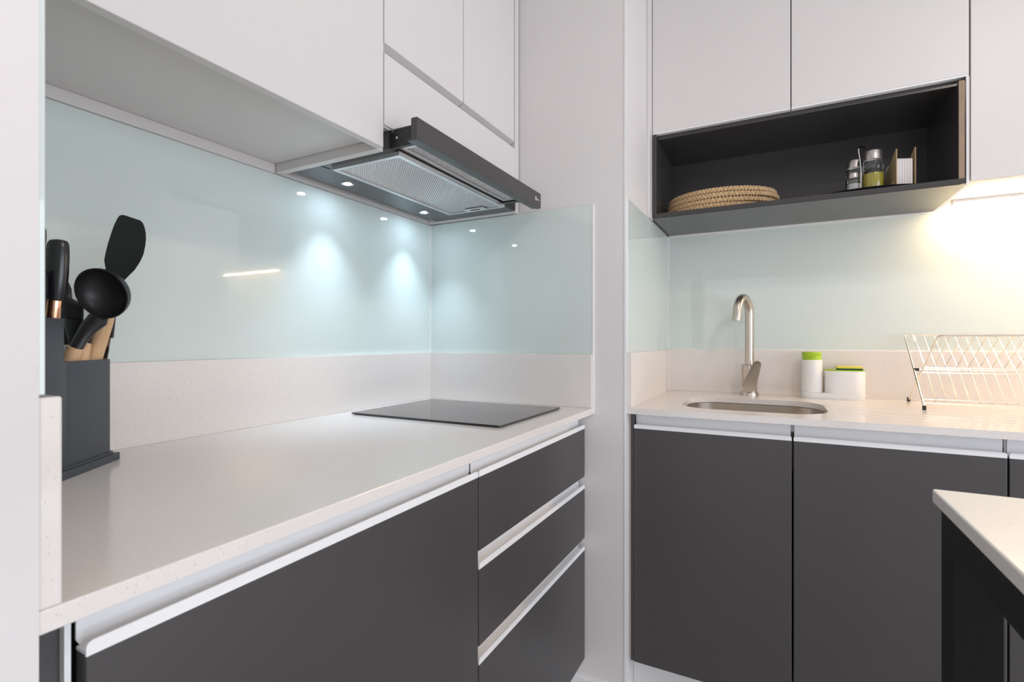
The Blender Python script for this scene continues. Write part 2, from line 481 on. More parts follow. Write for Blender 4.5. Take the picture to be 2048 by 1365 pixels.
# ------------------------------------------------------------------ wall cabinets, hob side
XU = -.730
ZU = 2.30
t = thing('wall_cabinet', 'white wall cabinet with one plain slab door above the utensil block', 'cabinet', (-.9, .49, 1.51))
obj('body', B().box(XL, XU - .020, YP, YP + .018, 1.530, ZU).box(XL, XU - .020, .791, .809, 1.530, ZU).box(XL, XU - .020, YP + .018, .791, 1.530, 1.548)
    .box(XL, XU - .020, YP + .018, .791, ZU - .018, ZU), 'cab_white', t)
obj('wall_rail', B().box(XL, XL + .012, YP + .004, .809, 1.5075, 1.5295), 'cab_white', t)
obj('door', B().box(XU - .019, XU, YP + .002, .8085, 1.508, ZU, .0015), 'cab_white', t)

t = thing('hood_cabinet', 'white wall cabinet with two doors and a flap housing the cooker hood', 'cabinet', (-.9, 1.12, 1.51))
obj('body', B().box(XL, XU - .020, .8105, .8285, 1.509, ZU).box(XL, XU - .020, 1.4105, 1.4285, 1.509, ZU).box(XL, XU - .020, .8285, 1.4105, ZU - .018, ZU)
    .box(XL, XU - .020, .8285, 1.4105, 1.60, 1.618), 'cab_white', t)
obj('back_rail', B().box(XL, XL + .012, .8285, 1.4105, 1.5085, 1.56), 'cab_white', t)
obj('filler_panel', B().box(XU - .019, XU - .001, 1.4105, YR - .0065, 1.509, ZU), 'cab_white', t)
for y0, y1 in ((.8115, 1.1130), (1.1160, 1.4040)):
    d = obj('door', B().box(XU - .019, XU, y0, y1, 1.730, ZU, .0012), 'cab_white', t)
    obj('grip_profile', B().prism([(XU, 1.730), (XU - .019, 1.730), (XU - .019, 1.7215), (XU - .018, 1.7215)], 'y', y0, y1), 'cab_white', d)
obj('flap', B().box(XU - .019, XU, .8115, 1.4090, 1.557, 1.7090, .0012), 'cab_white', t)
obj('flap_profile', B().box(XU - .019, XU - .004, .8115, 1.4090, 1.553, 1.5568), 'cab_white', t)

# ------------------------------------------------------------------ telescopic cooker hood
t = thing('cooker_hood', 'dark slide-out cooker hood with two aluminium filters above the hob', 'cooker hood', (-.88, 1.12, 1.51))
obj('body', B().box(-1.036, XU - .004, .8295, 1.4095, 1.512, 1.552, .001), 'hood_under', t)
b = B().box(-1.036, -.945, .8297, .8602, 1.5108, 1.512)
obj('seam_plate', b, 'hood_under', t)


def mesh_filter(x0, x1, y0, y1, z, th, parent, tab):
    f = obj('filter', B().box(x0, x1, y0, y0 + .010, z, z + th).box(x0, x1, y1 - .010, y1, z, z + th)
            .box(x0, x0 + .010, y0 + .010, y1 - .010, z, z + th).box(x1 - .010, x1, y0 + .010, y1 - .010, z, z + th), 'filter_alu', parent)
    bx0, bx1, by0, by1 = x0 + .010, x1 - .010, y0 + .010, y1 - .010
    m = B(); m.box(bx0, bx1, by0, by1, z + .0055, z + .0062)
    def bars(sign, zz, wd, pitch):
        n = int(((bx1 - bx0) + (by1 - by0)) / (pitch * 1.4142))
        for i in range(1, n):
            cc = i * pitch * 1.4142
            # line: (x-bx0) + (y-by0) = cc  (sign +) or mirrored in y
            p = []
            xa = max(0, cc - (by1 - by0)); xb = min(bx1 - bx0, cc)
            if xb - xa < .004: continue
            A = (bx0 + xa, cc - xa); C_ = (bx0 + xb, cc - xb)
            if sign < 0:
                A = (A[0], (by1 - by0) - A[1]); C_ = (C_[0], (by1 - by0) - C_[1])
            A = Vector((A[0], by0 + A[1], zz)); C_ = Vector((C_[0], by0 + C_[1], zz))
            dd = (C_ - A).normalized(); nn = Vector((-dd.y, dd.x, 0)) * wd / 2; hh = Vector((0, 0, .0012))
            lo = [A - nn, C_ - nn, C_ + nn, A + nn]
            V0 = [m.bm.verts.new(q) for q in (A, C_)]; V1 = [m.bm.verts.new(q + hh) for q in lo]
            m.bm.faces.new((V0[0], V0[1], V1[1], V1[0])); m.bm.faces.new((V0[1], V0[0], V1[3], V1[2]))
    bars(+1, z + .0022, .0028, .0052)
    bars(-1, z + .0036, .0018, .0052)
    q = obj('mesh', m, 'filter_alu', f); q['kind'] = 'stuff'
    if tab:
        cx = (x0 + x1) / 2 + .01
        obj('latch', B().box(cx - .035, cx + .035, y1 - .034, y1 - .006, z - .0012, z + .001, .0008), 'filter_alu', f)
        obj('latch_slot', B().box(cx - .016, cx + .016, y1 - .024, y1 - .018, z - .0024, z - .0012), 'hood_under', f)
    return f


mesh_filter(-.924, -.722, .848, 1.326, 1.5025, .0095, t, True)
obj('tray', B().box(-.7185, -.652, .842, 1.312, 1.5245, 1.534), 'hood_under', t)
mesh_filter(-.7185, -.660, .844, 1.310, 1.5160, .0085, t, False)
obj('front_panel', B().box(-.652, -.637, .802, 1.402, 1.506, 1.551, .0008), 'hood_black', t)
obj('panel_edge', B().box(-.664, -.652, .806, 1.398, 1.507, 1.511), 'hood_under', t)
for y0, y1 in ((.8302, .8415), (1.3125, 1.3300)):
    r_ = obj('slide_rail', B().box(-.733, -.652, y0, y1, 1.5125, 1.5455, .001), 'black_plastic', t)
    obj('screw', B().tube([(-.712, y0 - .0016, 1.532), (-.712, y0 + .001, 1.532)], .0028, 10), 'chrome', r_)
for y0, y1 in ((.8295, .858), (1.332, 1.4085)):
    obj('slide_bracket', B().box(-.7335, -.7285, y0, y1, 1.513, 1.552), 'black_plastic', t)
obj('cross_tube', B().tube([(-.722, .836, 1.5495), (-.652, .836, 1.5485)], .0055, 12), 'black_plastic', t, True)
# round emblem and tiny lettering at the end of the front panel
lg = B()
ring = []
for k in range(20):
    a = 2 * math.pi * k / 20
    ring.append((1.3665 + .0062 * math.cos(a), 1.5285 + .0062 * math.sin(a)))
rin = [(1.3665 + (p[0] - 1.3665) * .45, 1.5285 + (p[1] - 1.5285) * .45) for p in ring]
lg.loops([[(-.6366, p[0], p[1]) for p in ring], [(-.6366, p[0], p[1]) for p in rin]], False, False)
for y0, w_, z0, h_ in ((1.3755, .0012, 1.5262, .004), (1.3778, .0030, 1.5262, .0012), (1.3778, .0030, 1.5280, .0010), (1.3778, .0010, 1.5262, .003), (1.3824, .0012, 1.5262, .0046), (1.3846, .0012, 1.5262, .003), (1.3868, .0024, 1.5262, .003)):
    lg.box(-.637, -.6366, y0, y0 + w_, z0, z0 + h_)
obj('emblem', lg, 'logo_white', t)


def hood_lamp(x, y):
    l = obj('lamp', B().lathe([(0, .001), (.011, .001), (.011, 0), (.0165, -.0005), (.0165, .002)], (x, y, 1.5112), 28), 'chrome', t, True)
    obj('lens', B().lathe([(0, -.0012), (.0085, -.0010), (.0108, .0006), (0, .0008)], (x, y, 1.5112), 28), 'lamp_cool', l, True)
    s = bpy.data.lights.new('hood_spot', 'SPOT'); s.energy = 6.2; s.color = (0.66, 0.83, 1.0)
    s.spot_size = math.radians(80); s.spot_blend = 1.0; s.shadow_soft_size = 0.010
    so = bpy.data.objects.new('hood_spot', s); COL.objects.link(so)
    so.location = (x, y, 1.508)
    a_ = bpy.data.lights.new('hood_glow', 'AREA'); a_.shape = 'DISK'; a_.size = 0.02; a_.energy = 0.11; a_.color = (0.62, 0.81, 1.0)
    ao = bpy.data.objects.new('hood_glow', a_); COL.objects.link(ao)
    ao.location = (x, y, 1.509)


hood_lamp(-.992, .962)
hood_lamp(-.996, 1.290)

# ------------------------------------------------------------------ hob
t = thing('ceramic_hob', 'black glass hob lying on the cream worktop under the hood', 'hob', (-.79, 1.19, ZT))
obj('trim_frame', B().prism(rrect(-1.020, -.562, 1.008, 1.368, .008, 4), 'z', ZT, ZT + .0022), 'hob_trim', t)
obj('glass_top', B().prism(rrect(-1.024, -.558, 1.004, 1.372, .006, 4), 'z', ZT + .0022, ZT + .0058, .0008), 'hob_glass', t)

# ------------------------------------------------------------------ wall cabinets and open shelf, sink side
YU = 1.745
t = thing('wall_cabinet', 'white two-door wall cabinet above the dark open shelf', 'cabinet', (.04, 1.9, 1.81))
obj('body', B().box(XN + .001, .4570, YU + .020, YS, 1.812, 1.826).box(XN + .001, XN + .015, YU + .02, YS, 1.826, ZU).box(.443, .457, YU + .02, YS, 1.826, ZU)
    .box(XN + .001, .457, YU + .02, YS, ZU, ZU + .015), 'cab_white', t)
obj('filler_panel', B().box(XN + .0005, -.3745, YU - .035, YU + .019, 1.517, ZU, .001), 'cab_white', t)
for x0, x1 in ((-.373, .0402), (.0428, .4555)):
    d = obj('door', B().box(x0, x1, YU, YU + .019, 1.8105, ZU, .0015), 'cab_white', t)
    obj('edge_profile', B().box(x0, x1, YU + .002, YU + .019, 1.8065, 1.8105), 'alu', d)

t = thing('open_shelf', 'dark charcoal open box shelf holding placemats and condiments', 'shelf', (.04, 1.9, 1.52))
obj('bottom_panel', B().box(-.373, .4480, YU + .0008, YS - .0065, 1.5202, 1.535), 'charcoal_shelf', t)
obj('under_panel', B().box(-.373, .4400, YU + .002, YS - .0065, 1.5190, 1.5202), 'charcoal_shelf', t)
obj('top_panel', B().box(-.373, .4480, YU + .02, YS - .0065, 1.7925, 1.8062), 'charcoal_shelf', t)
obj('side_panel', B().box(-.373, -.3595, YU + .0008, YS - .0065, 1.535, 1.7925), 'charcoal_shelf', t)
obj('side_panel', B().box(.4340, .4480, YU + .0008, YS - .0065, 1.535, 1.7925), 'charcoal_shelf', t)
obj('back_panel', B().box(-.3595, .4340, YS - .012, YS - .0065, 1.535, 1.7925), 'charcoal_shelf', t)
obj('front_edging', B().box(-.373, .4480, YU, YU + .0008, 1.5202, 1.535), 'charcoal_shelf', t)
obj('front_edging', B().box(-.373, -.3595, YU, YU + .0008, 1.535, 1.8062), 'charcoal_shelf', t)
obj('front_edging', B().box(.4345, .4465, YU - .0002, YU + .0008, 1.535, 1.797), 'edge_wood', t)
obj('end_cover', B().box(.4482, .4500, YU, YS - .0065, 1.520, 1.8062), 'charcoal_shelf', t)
obj('outer_cover', B().box(.4503, .4575, YU + .004, YS - .0065, 1.520, 1.8062), 'alu', t)

t = thing('wall_cabinet', 'white wall cabinet beside the open shelf, lit from below by the strip lamp', 'cabinet', (.76, 1.9, 1.53))
obj('body', B().box(.4590, .4770, YU + .02, YS, 1.532, ZU).box(1.042, 1.06, YU + .02, YS, 1.532, ZU).box(.477, 1.042, YU + .02, YS, 1.540, 1.556)
    .box(.477, 1.042, YU + .02, YS, ZU - .018, ZU), 'cab_white', t)
obj('door', B().box(.4590, 1.06, YU, YU + .019, 1.526, ZU, .0015), 'cab_white', t)

# under-cabinet strip lamp
t = thing('strip_lamp', 'slim glowing strip lamp under the white wall cabinet beside the open shelf', 'lamp', (.76, 2.03, 1.53))
obj('housing', B().box(.492, 1.035, 2.022, 2.040, 1.531, 1.5398, .001), 'lamp_body', t)
obj('diffuser', B().prism([(2.0225, 1.531), (2.0395, 1.531), (2.0375, 1.5275), (2.0245, 1.5275)], 'x', .497, 1.030), 'led_warm', t)
obj('end_cap', B().box(.4885, .4925, 2.021, 2.041, 1.5268, 1.5398, .001), 'lamp_body', t)
obj('end_cap', B().box(1.0345, 1.0385, 2.021, 2.041, 1.5268, 1.5398, .001), 'lamp_body', t)

# ------------------------------------------------------------------ sink bowl
t = thing('sink_bowl', 'brushed steel undermount sink bowl set in the cream worktop', 'sink', (-.065, 1.70, .72))
lp = []
for off, z in ((.012, ZS - .0172), (.004, ZS - .019), (.003, ZS - .14), (-.010, ZS - .168), (-.035, ZS - .178)):
    lp.append([(p[0], p[1], z) for p in rrect(-.258 - off, .128 + off, 1.535 - off, 1.868 + off, .10 + off * .5, 10)])
b = B(); b.loops(lp, False, True)
obj('bowl', b, 'steel', t, True)
obj('drain', B().lathe([(0, .004), (.018, .004), (.028, .002), (.038, .0005), (.038, 0)], (-.065, 1.70, ZS - .1779), 24), 'chrome', t, True)

# ------------------------------------------------------------------ tap
tx, ty = -.0835, 2.005
t = thing('mixer_tap', 'brushed steel gooseneck mixer tap behind the sink', 'tap', (tx, ty, ZS))
obj('base_ring', B().lathe([(0, 0), (.0305, 0), (.0305, .008), (.029, .011), (0, .011)], (tx, ty, ZS), 28), 'steel', t, True)
obj('body', B().lathe([(0, .010), (.0255, .010), (.0255, .108), (.024, .110), (0, .110)], (tx, ty, ZS), 28), 'steel', t, True)
dx, dy = -.035, -.095
L = math.hypot(dx, dy); ux, uy = dx / L, dy / L
path = [(tx, ty, ZS + .10), (tx, ty, ZS + .20), (tx, ty, 1.150), (tx, ty, 1.195)]
for k in range(1, 13):
    a = math.pi * k / 12 * .97
    path.append((tx + ux * .05 * (1 - math.cos(a)), ty + uy * .05 * (1 - math.cos(a)), 1.195 + .058 * math.sin(a)))
path.append((tx + dx * 1.03, ty + dy * 1.03, 1.176)); 
obj('spout', B().tube(path, .0148, 18), 'steel', t, True)
e = Vector(path[-1]); 
obj('nozzle', B().lathe([(0, 0), (.011, 0), (.0152, -.001), (.0152, .012)], (e.x, e.y, e.z - .004), 20), 'steel', t, True)
# teardrop lever on the front of the body
lev = []
for c0, r0, a0, a1 in (((0, 0), .0265, 200, 340), ((.0255, .073), .0135, -10, 170)):
    for k in range(11):
        a = math.radians(a0 + (a1 - a0) * k / 10 - 18); lev.append((c0[0] + r0 * math.cos(a), c0[1] + r0 * math.sin(a)))
lo = []
for yy, sc_ in ((-.034, .93), (-.036, 1.0), (-.027, 1.0), (-.0262, .97)):
    lo.append([(tx + .0005 + p[0] * sc_, ty + yy + (p[1] * -.10), ZS + .038 + p[1] * sc_) for p in lev])
obj('lever', B().loops(lo), 'steel', t, True)

# ------------------------------------------------------------------ soap caddy, bottle and sponge
def stadium(x0, x1, yc, r, z, n=8):
    pts = []
    for cx, a0 in ((x1 - r, -90), (x0 + r, 90)):
        for k in range(n + 1):
            a = math.radians(a0 + 180 * k / n); pts.append((cx + r * math.cos(a), yc + r * math.sin(a), z))
    return pts


yc = 2.006
t = thing('soap_caddy', 'white plastic sink caddy with lime green sponge tray beside the tap', 'caddy', (.17, yc, ZS))
obj('base', B().loops([stadium(.078, .262, yc, .032, ZS), stadium(.077, .263, yc, .033, ZS + .002), stadium(.077, .263, yc, .033, ZS + .018), stadium(.079, .261, yc, .031, ZS + .020)]), 'white_plastic', t, True)
obj('container', B().loops([stadium(.1465, .2625, yc, .0325, ZS + .019), stadium(.1465, .2625, yc, .0325, ZS + .093), stadium(.1475, .2615, yc, .0315, ZS + .095)]), 'white_plastic', t, True)
obj('sponge_tray', B().loops([stadium(.1470, .2620, yc, .032, ZS + .095), stadium(.1462, .2628, yc, .0328, ZS + .0985), stadium(.1475, .2615, yc, .0315, ZS + .0985), stadium(.150, .259, yc, .029, ZS + .0968)]), 'lime', t, True)
t = thing('soap_bottle', 'white dish soap bottle with lime green flip cap in the caddy', 'bottle', (.109, yc, ZS + .02))
obj('bottle_body', B().loops([stadium(.0800, .1405, yc, .029, ZS + .0185), stadium(.0785, .1420, yc, .0305, ZS + .024), stadium(.0785, .1420, yc, .0305, ZS + .128), stadium(.0805, .1400, yc, .0285, ZS + .1305)]), 'white_plastic', t, True)
cap = B().loops([stadium(.0822, .1383, yc, .0270, ZS + .1305), stadium(.0818, .1387, yc, .0275, ZS + .147), stadium(.0805, .1400, yc, .028, ZS + .148), stadium(.0805, .1400, yc, .028, ZS + .1555), stadium(.083, .1375, yc, .026, ZS + .1575)])
c_ = obj('flip_cap', cap, 'lime', t, True)
obj('thumb_tab', B().prism([(.093, ZS + .1505), (.127, ZS + .1505), (.123, ZS + .1470), (.110, ZS + .1455), (.097, ZS + .1470)], 'y', yc - .0300, yc - .026), 'lime', c_)
t = thing('sponge', 'yellow kitchen sponge with a dark green scouring side on the lime tray', 'sponge', (.22, yc, ZS + .098))
obj('scouring_pad', B().box(.183, .2535, yc - .024, yc + .022, ZS + .0975, ZS + .1035, .0012), 'scour', t)
obj('foam_block', B().box(.1815, .2530, yc - .0225, yc + .0235, ZS + .1035, ZS + .1105, .0015), 'foam', t)

# ------------------------------------------------------------------ folding wire dish rack
rx0, rx1 = .372, .800
t = thing('dish_rack', 'folding chrome wire dish rack standing on the grooved drainer', 'dish rack', (.58, 1.87, ZS))
FA = (1.795, ZS + .004); TA = (2.040, 1.118)       # frame A: front foot -> back top  (y, z)
FB = (2.036, ZS + .004); TB = (1.708, 1.113)       # frame B: back foot -> front top


def lerp(a, b, k): return (a[0] + (b[0] - a[0]) * k, a[1] + (b[1] - a[1]) * k)


def frame(F_, T_, x0, x1, r):
    q = []
    rr = .010
    P0 = Vector((x0, *F_)); P1 = Vector((x0, *T_)); P2 = Vector((x1, *T_)); P3 = Vector((x1, *F_))
    q.append(P0)
    u = (P1 - P0).normalized()
    for k in range(6):
        a = math.pi / 2 * k / 5; q.append(P1 - u * rr * (1 - math.sin(a)) + Vector((rr * (1 - math.cos(a)), 0, 0)))
    for k in range(6):
        a = math.pi / 2 * k / 5; q.append(P2 - Vector((rr * (1 - math.sin(a)), 0, 0)) - u * rr * (1 - math.cos(a)))
    q.append(P3)
    return B().tube(q, r, 8)


obj('frame', frame(FA, TA, rx0, rx1, .0027), 'wire', t, True)
obj('frame', frame(FB, TB, rx0 + .010, rx1 - .010, .0024), 'wire', t, True)
# rails
for kk, (F_, T_), x_in, rr in ((.50, (FA, TA), 0, .002), (.555, (FB, TB), .012, .002), (.46, (FA, TA), .018, .0018), (.115, (FA, TA), .004, .0018), (.07, (FA, TA), .004, .0016)):
    y_, z_ = lerp(F_, T_, kk)
    obj('rail', B().tube([(rx0 + x_in, y_, z_), (rx1 - x_in, y_, z_)], rr, 8), 'wire', t, True)
N = 16
proto = {}


def wire(name, p, q, r):
    L_ = (Vector(q) - Vector(p)).length
    return obj(name, B().tube([p, q], r, 6), 'wire', t, True)


for i in range(N):
    x = rx0 + .030 + i * (rx1 - rx0 - .052) / (N - 1)
    a, c2 = lerp(FA, TA, .50), lerp(FA, TA, 1.0)
    wire('wire_upper', (x, *a), (x - .006, *c2), .0015)
    a, c2 = lerp(FB, TB, .555), lerp(FB, TB, 1.0)
    wire('wire_cross', (x + .004, *a), (x + .004, *c2), .0013)
    a, c2 = lerp(FA, TA, .07), lerp(FA, TA, .50)
    wire('wire_lower', (x, *a), (x, *c2), .0014)
    y2, z2 = lerp(FA, TA, .115)
    wire('wire_lower', (x + .006, y2 + .012, z2 - .004), (x + .002, lerp(FA, TA, .46)[0] + .012, lerp(FA, TA, .46)[1]), .0011)
for F_, x0, x1 in ((FA, rx0, rx1), (FB, rx0 + .010, rx1 - .010)):
    for x in (x0, x1):
        obj('foot', B().lathe([(0, 0), (.0045, 0), (.0048, .011), (.003, .013), (0, .013)], (x, F_[0], ZS), 12), 'rubber', t, True)
y_, z_ = lerp(FA, TA, .5)
for x in (rx0 + .005, rx1 - .005):
    obj('pivot', B().tube([(x - .004, y_, z_), (x + .008, y_, z_)], .0045, 10), 'rubber', t, True)
# cutlery hook wire on the top rails
obj('hook_wire', B().tube([(rx0 + .020, TA[0], TA[1] + .002), (rx0 + .024, TA[0] - .03, TA[1] - .032), (rx0 + .024, TB[0] + .05, TB[1] - .030), (rx0 + .020, TB[0], TB[1] + .002)], .0012, 6), 'wire', t, True)

# ------------------------------------------------------------------ black-framed island table
t = thing('island_table', 'narrow island table with white top on a black square-section frame', 'table', (.62, .25, 0))
obj('table_top', B().prism(rrect(.1875, 1.10, -.60, .866, .004, 3), 'z', .882, ZT, .002), 'quartz', t)
for x0 in (.1945, 1.045):
    for y0 in (-.592, .805):
        obj('leg', B().box(x0, x0 + .048, y0, y0 + .048, 0, .834, .001), 'table_black', t)
    obj('rail', B().box(x0, x0 + .048, -.592, .853, .834, .8815, .001), 'table_black', t)
for y0 in (-.592, .805):
    obj('rail', B().box(.2425, 1.045, y0, y0 + .048, .834, .8815, .001), 'table_black', t)

# ------------------------------------------------------------------ woven placemats on the open shelf
SHZ = 1.535


def braid_ring(b, cx, cy, z, ra, rb, r, turns, squash=.62):
    """three strands plaited along an oval"""
    n = turns * 8
    for s_ in range(3):
        pth = []
        for i in range(n):
            th = 2 * math.pi * i / n; ph = 2 * math.pi * i / 8 + s_ * 2 * math.pi / 3
            off = r * .66 * math.sin(ph); h = r * .46 * math.sin(2 * ph)
            pth.append((cx + (ra + h) * math.cos(th), cy + (rb + h) * math.sin(th), z + off * .8))
        b.tube(pth, [r * .50] * n, 6, closed=True)


def placemat(k, cx, cy, z, ra, rb, label):
    o = thing('placemat', label, 'placemat', (cx, cy, z), group='woven placemats on the open shelf')
    b = B(); braid_ring(b, cx, cy, z + .0085, ra - .008, rb - .008, .0084, 34)
    obj('braided_rim', b, 'seagrass', o, True)
    b = B()
    for j in range(1, 8):
        f = j * .0165
        n = 48
        b.tube([(cx + (ra - .008 - f) * math.cos(2 * math.pi * i / n), cy + (rb - .008 - f) * math.sin(2 * math.pi * i / n), z + .007) for i in range(n)], .0072, 6, closed=True)
    b.lathe([(0, .004), (1, .004), (1, .010), (0, .010)], (cx, cy, z), 40, ra - .125, rb - .125)
    q = obj('woven_centre', b, 'seagrass', o, True); q['kind'] = 'stuff'


LBL = ['round woven seagrass placemat at the bottom of the stack on the dark shelf', 'woven seagrass placemat lying second in the stack on the dark shelf',
       'woven seagrass placemat lying third in the stack on the dark shelf', 'round woven seagrass placemat on top of the stack on the dark shelf']
for k, (ox, oy, ra, rb) in enumerate(((-.178, 1.904, .177, .150), (-.172, 1.905, .180, .150), (-.168, 1.904, .181, .151), (-.170, 1.905, .176, .150))):
    placemat(k, ox, oy, SHZ + .0005 + k * .0168, ra, rb, LBL[k])

# ------------------------------------------------------------------ oval tray with cruets and napkins
tcx, tcy = .245, 1.895
panel('serving_tray', B().loops([[(tcx + ra * math.cos(2 * math.pi * i / 48), tcy + rb * math.sin(2 * math.pi * i / 48), SHZ + z) for i in range(48)]
      for ra, rb, z in ((.166, .127, .0003), (.182, .142, .006), (.184, .144, .0085), (.180, .140, .0085), (.172, .133, .004))]), 'black_plastic',
      'thin black oval tray under the cruet set on the dark shelf', 'tray')
TZ = SHZ + .0042


def cruet(name, x, y, r, h, label, fill, fh, group=None):
    o = thing(name, label, 'bottle', (x, y, TZ), group=group)
    obj('glass_body', B().lathe([(0, 0), (r * .92, 0), (r, .003), (r, h * .50), (r * .90, h * .56), (r, h * .62), (r * .97, h * .76), (r * .86, h * .80), (r * .86, h * .80 + .001), (0, h * .80 + .001)], (x, y, TZ), 24), 'clear_glass', o, True)
    obj('contents', B().lathe([(0, .003), (r * .86, .003), (r * .90, .006), (r * .90, fh), (0, fh)], (x, y, TZ), 24), fill, o, True)
    obj('cap', B().lathe([(r * .90, h * .79), (r * .93, h * .79), (r * .93, h - .003), (r * .86, h), (0, h)], (x, y, TZ), 24), 'brushed', o, True)


cruet('oil_bottle', .2585, 1.832, .0262, .128, 'glass oil bottle half full of yellow oil with steel cap', 'oil', .060)
cruet('vinegar_bottle', .218, 1.880, .0235, .122, 'clear glass bottle with steel cap behind the small shaker', 'salt', .012)
cruet('salt_shaker', .2085, 1.822, .0168, .066, 'small glass salt shaker with steel cap in front of the clear bottle', 'salt', .034)
t = thing('cruet_stand', 'chrome wire cruet stand with a tall looped carrying handle', 'cruet stand', (.236, 1.85, TZ))
hp = [(.2245, 1.806, TZ + .001), (.226, 1.808, TZ + .060), (.2235, 1.815, TZ + .105)]
for k in range(9):
    a = math.pi * k / 8
    hp.append((.2340 - .0135 * math.cos(a), 1.818 + .0235 * (1 - math.cos(a)), TZ + .137 + .013 * math.sin(a)))
hp += [(.2445, 1.866, TZ + .10), (.241, 1.866, TZ + .002)]
obj('handle', B().tube(hp, .0016, 8), 'chrome', t, True)
obj('base_wire', B().tube([(.233 + .062 * math.cos(2 * math.pi * k / 24), 1.848 + .062 * math.sin(2 * math.pi * k / 24), TZ + .0035) for k in range(24)], .0015, 6, closed=True), 'chrome', t, True)

nh = thing('napkin_holder', 'brown kraft board napkin holder with slanted sides on the black tray', 'napkin holder', (.335, 1.804, TZ), math.radians(8))
prof = [(0, 0), (.105, 0), (.105, .050), (.004, .118), (0, .116)]
obj('side_board', B().prism(prof, 'x', -.0265, -.0240), 'kraft', nh, local=True)
obj('side_board', B().prism(prof, 'x', .0185, .0210), 'kraft', nh, local=True)
obj('bottom_board', B().box(-.0240, .0185, 0, .105, 0, .003), 'kraft', nh, local=True)
obj('round_patch', B().tube([(-.0272, .030, .0152), (-.0264, .030, .0152)], .0145, 20), 'disc_grey', nh, local=True)
for k in range(6):
    x0 = -.0236 + k * .0063
    o = obj('napkin', B().prism(toprounded(.002, .094, .0032, .0905 - .0006 * k, .006), 'x', x0, x0 + .0060, .0012), 'paper', None, local=True)
    o.location = nh.location; o.rotation_euler = nh.rotation_euler
    tag(o, 'white folded paper napkin standing upright between the two brown boards', 'napkin', 'napkins in the holder')

# ------------------------------------------------------------------ knife and utensil block
C0 = Vector((-.986, .438, ZT))
rot = math.atan2(.79, -.61) - math.pi / 2        # local +y runs along the visible face (away), local +x points out of it
blk = thing('utensil_block', 'dark grey block with a knife slot tower and an open utensil cup', 'utensil holder', C0, rot)
# local frame: x = -m (0 at the visible face, negative behind), y = -t
obj('base_tray', B().prism(rrect(-.102, .006, -.200, .004, .004, 3), 'z', 0, .012, .001), 'holder_grey', blk, local=True)


def cup(x0, x1, y0, y1, z0, z1, r, th):
    o_ = rrect(x0, x1, y0, y1, r, 6); i_ = rrect(x0 + th, x1 - th, y0 + th, y1 - th, max(r - th, .004), 6)
    L_ = [[(*p, z0) for p in o_], [(*p, z1 - .0008) for p in o_], [(p[0] * 1, p[1], z1) for p in rrect(x0 + .0007, x1 - .0007, y0 + .0007, y1 - .0007, r, 6)],
          [(*p, z1) for p in i_], [(*p, z0 + .004) for p in i_]]
    return B().loops(L_)


obj('utensil_cup', cup(-.096, -.002, -.116, -.004, .012, .1700, .010, .0025), 'holder_grey', blk, True, local=True)
obj('cup_foot', B().prism(rrect(-.098, .001, -.120, -.0015, .010, 5), 'z', .012, .016), 'holder_grey', blk, local=True)
tw = B().prism(rrect(-.096, .000, -.196, -.1195, .005, 4), 'z', .012, .2325, .0012)
obj('knife_tower', tw, 'holder_grey', blk, True, local=True)


def loc2w(m, tt, z):
    v = Vector((-m, -tt, z)); v.rotate(Matrix.Rotation(rot, 3, 'Z')); return C0 + v


def knife(base, tip, label, copper=True, k_=1.0):
    o = thing('kitchen_knife', label, 'knife', base, group=None)
    base = Vector(base); tip = Vector(tip); ax = (tip - base)
    def at_(k): return base + ax * k
    if copper:
        obj('bolster', B().tube([at_(-.02), at_(.02), at_(.12), at_(.235), at_(.24)], [.0115, .0118, .0122, .0130, .0128], 16, sx=.72, ref=VF), 'copper', o, True)
        k0 = .238
    else: k0 = -.02
    ks = [k0, .32, .45, .6, .75, .88, .95, .985, 1.0]; rs = [k_ * q for q in (.0135, .0145, .0150, .0150, .0146, .0140, .0132, .0110, .006)]
    pts = [at_(k) + Vector((.004, 0, 0)) * math.sin(k * 3.1) for k in ks]
    obj('handle', B().tube(pts, rs, 18, sx=.75, ref=VF), 'handle_black', o, True)


zt_ = ZT + .2325
p0 = loc2w(.035, .157, .2325)


def atz(u, z, d):
    p = VF * d + VR * (d * (u - CX) / FPX); p.z = z; return p


def depth(p): return Vector((p.x, p.y, 0)).dot(VF)


dk = .716
knife(atz(102, zt_, dk), at(117, 480, dk), 'black-handled knife with a copper collar in the front of the knife block')
knife(atz(70, zt_, .690), at(74, 537, .690), 'short black-handled knife close to the partition wall in the knife block', False, .82)
knife(atz(48, zt_, .717), at(72, 450, .722), 'tall black-handled knife standing highest in the knife block', False)


def swept(pxs, d0, d1, rs, n=14, sx=1.0, ref=None, foot=None):
    m = len(pxs)
    P_ = [at(u, v, d0 + (d1 - d0) * i / (m - 1)) for i, (u, v) in enumerate(pxs)]
    if foot: P_.append(loc2w(*foot)); rs = list(rs) + [rs[-1] * .9]      # standing on the floor of the cup
    return B().tube(P_, rs, n, sx=sx, ref=ref)


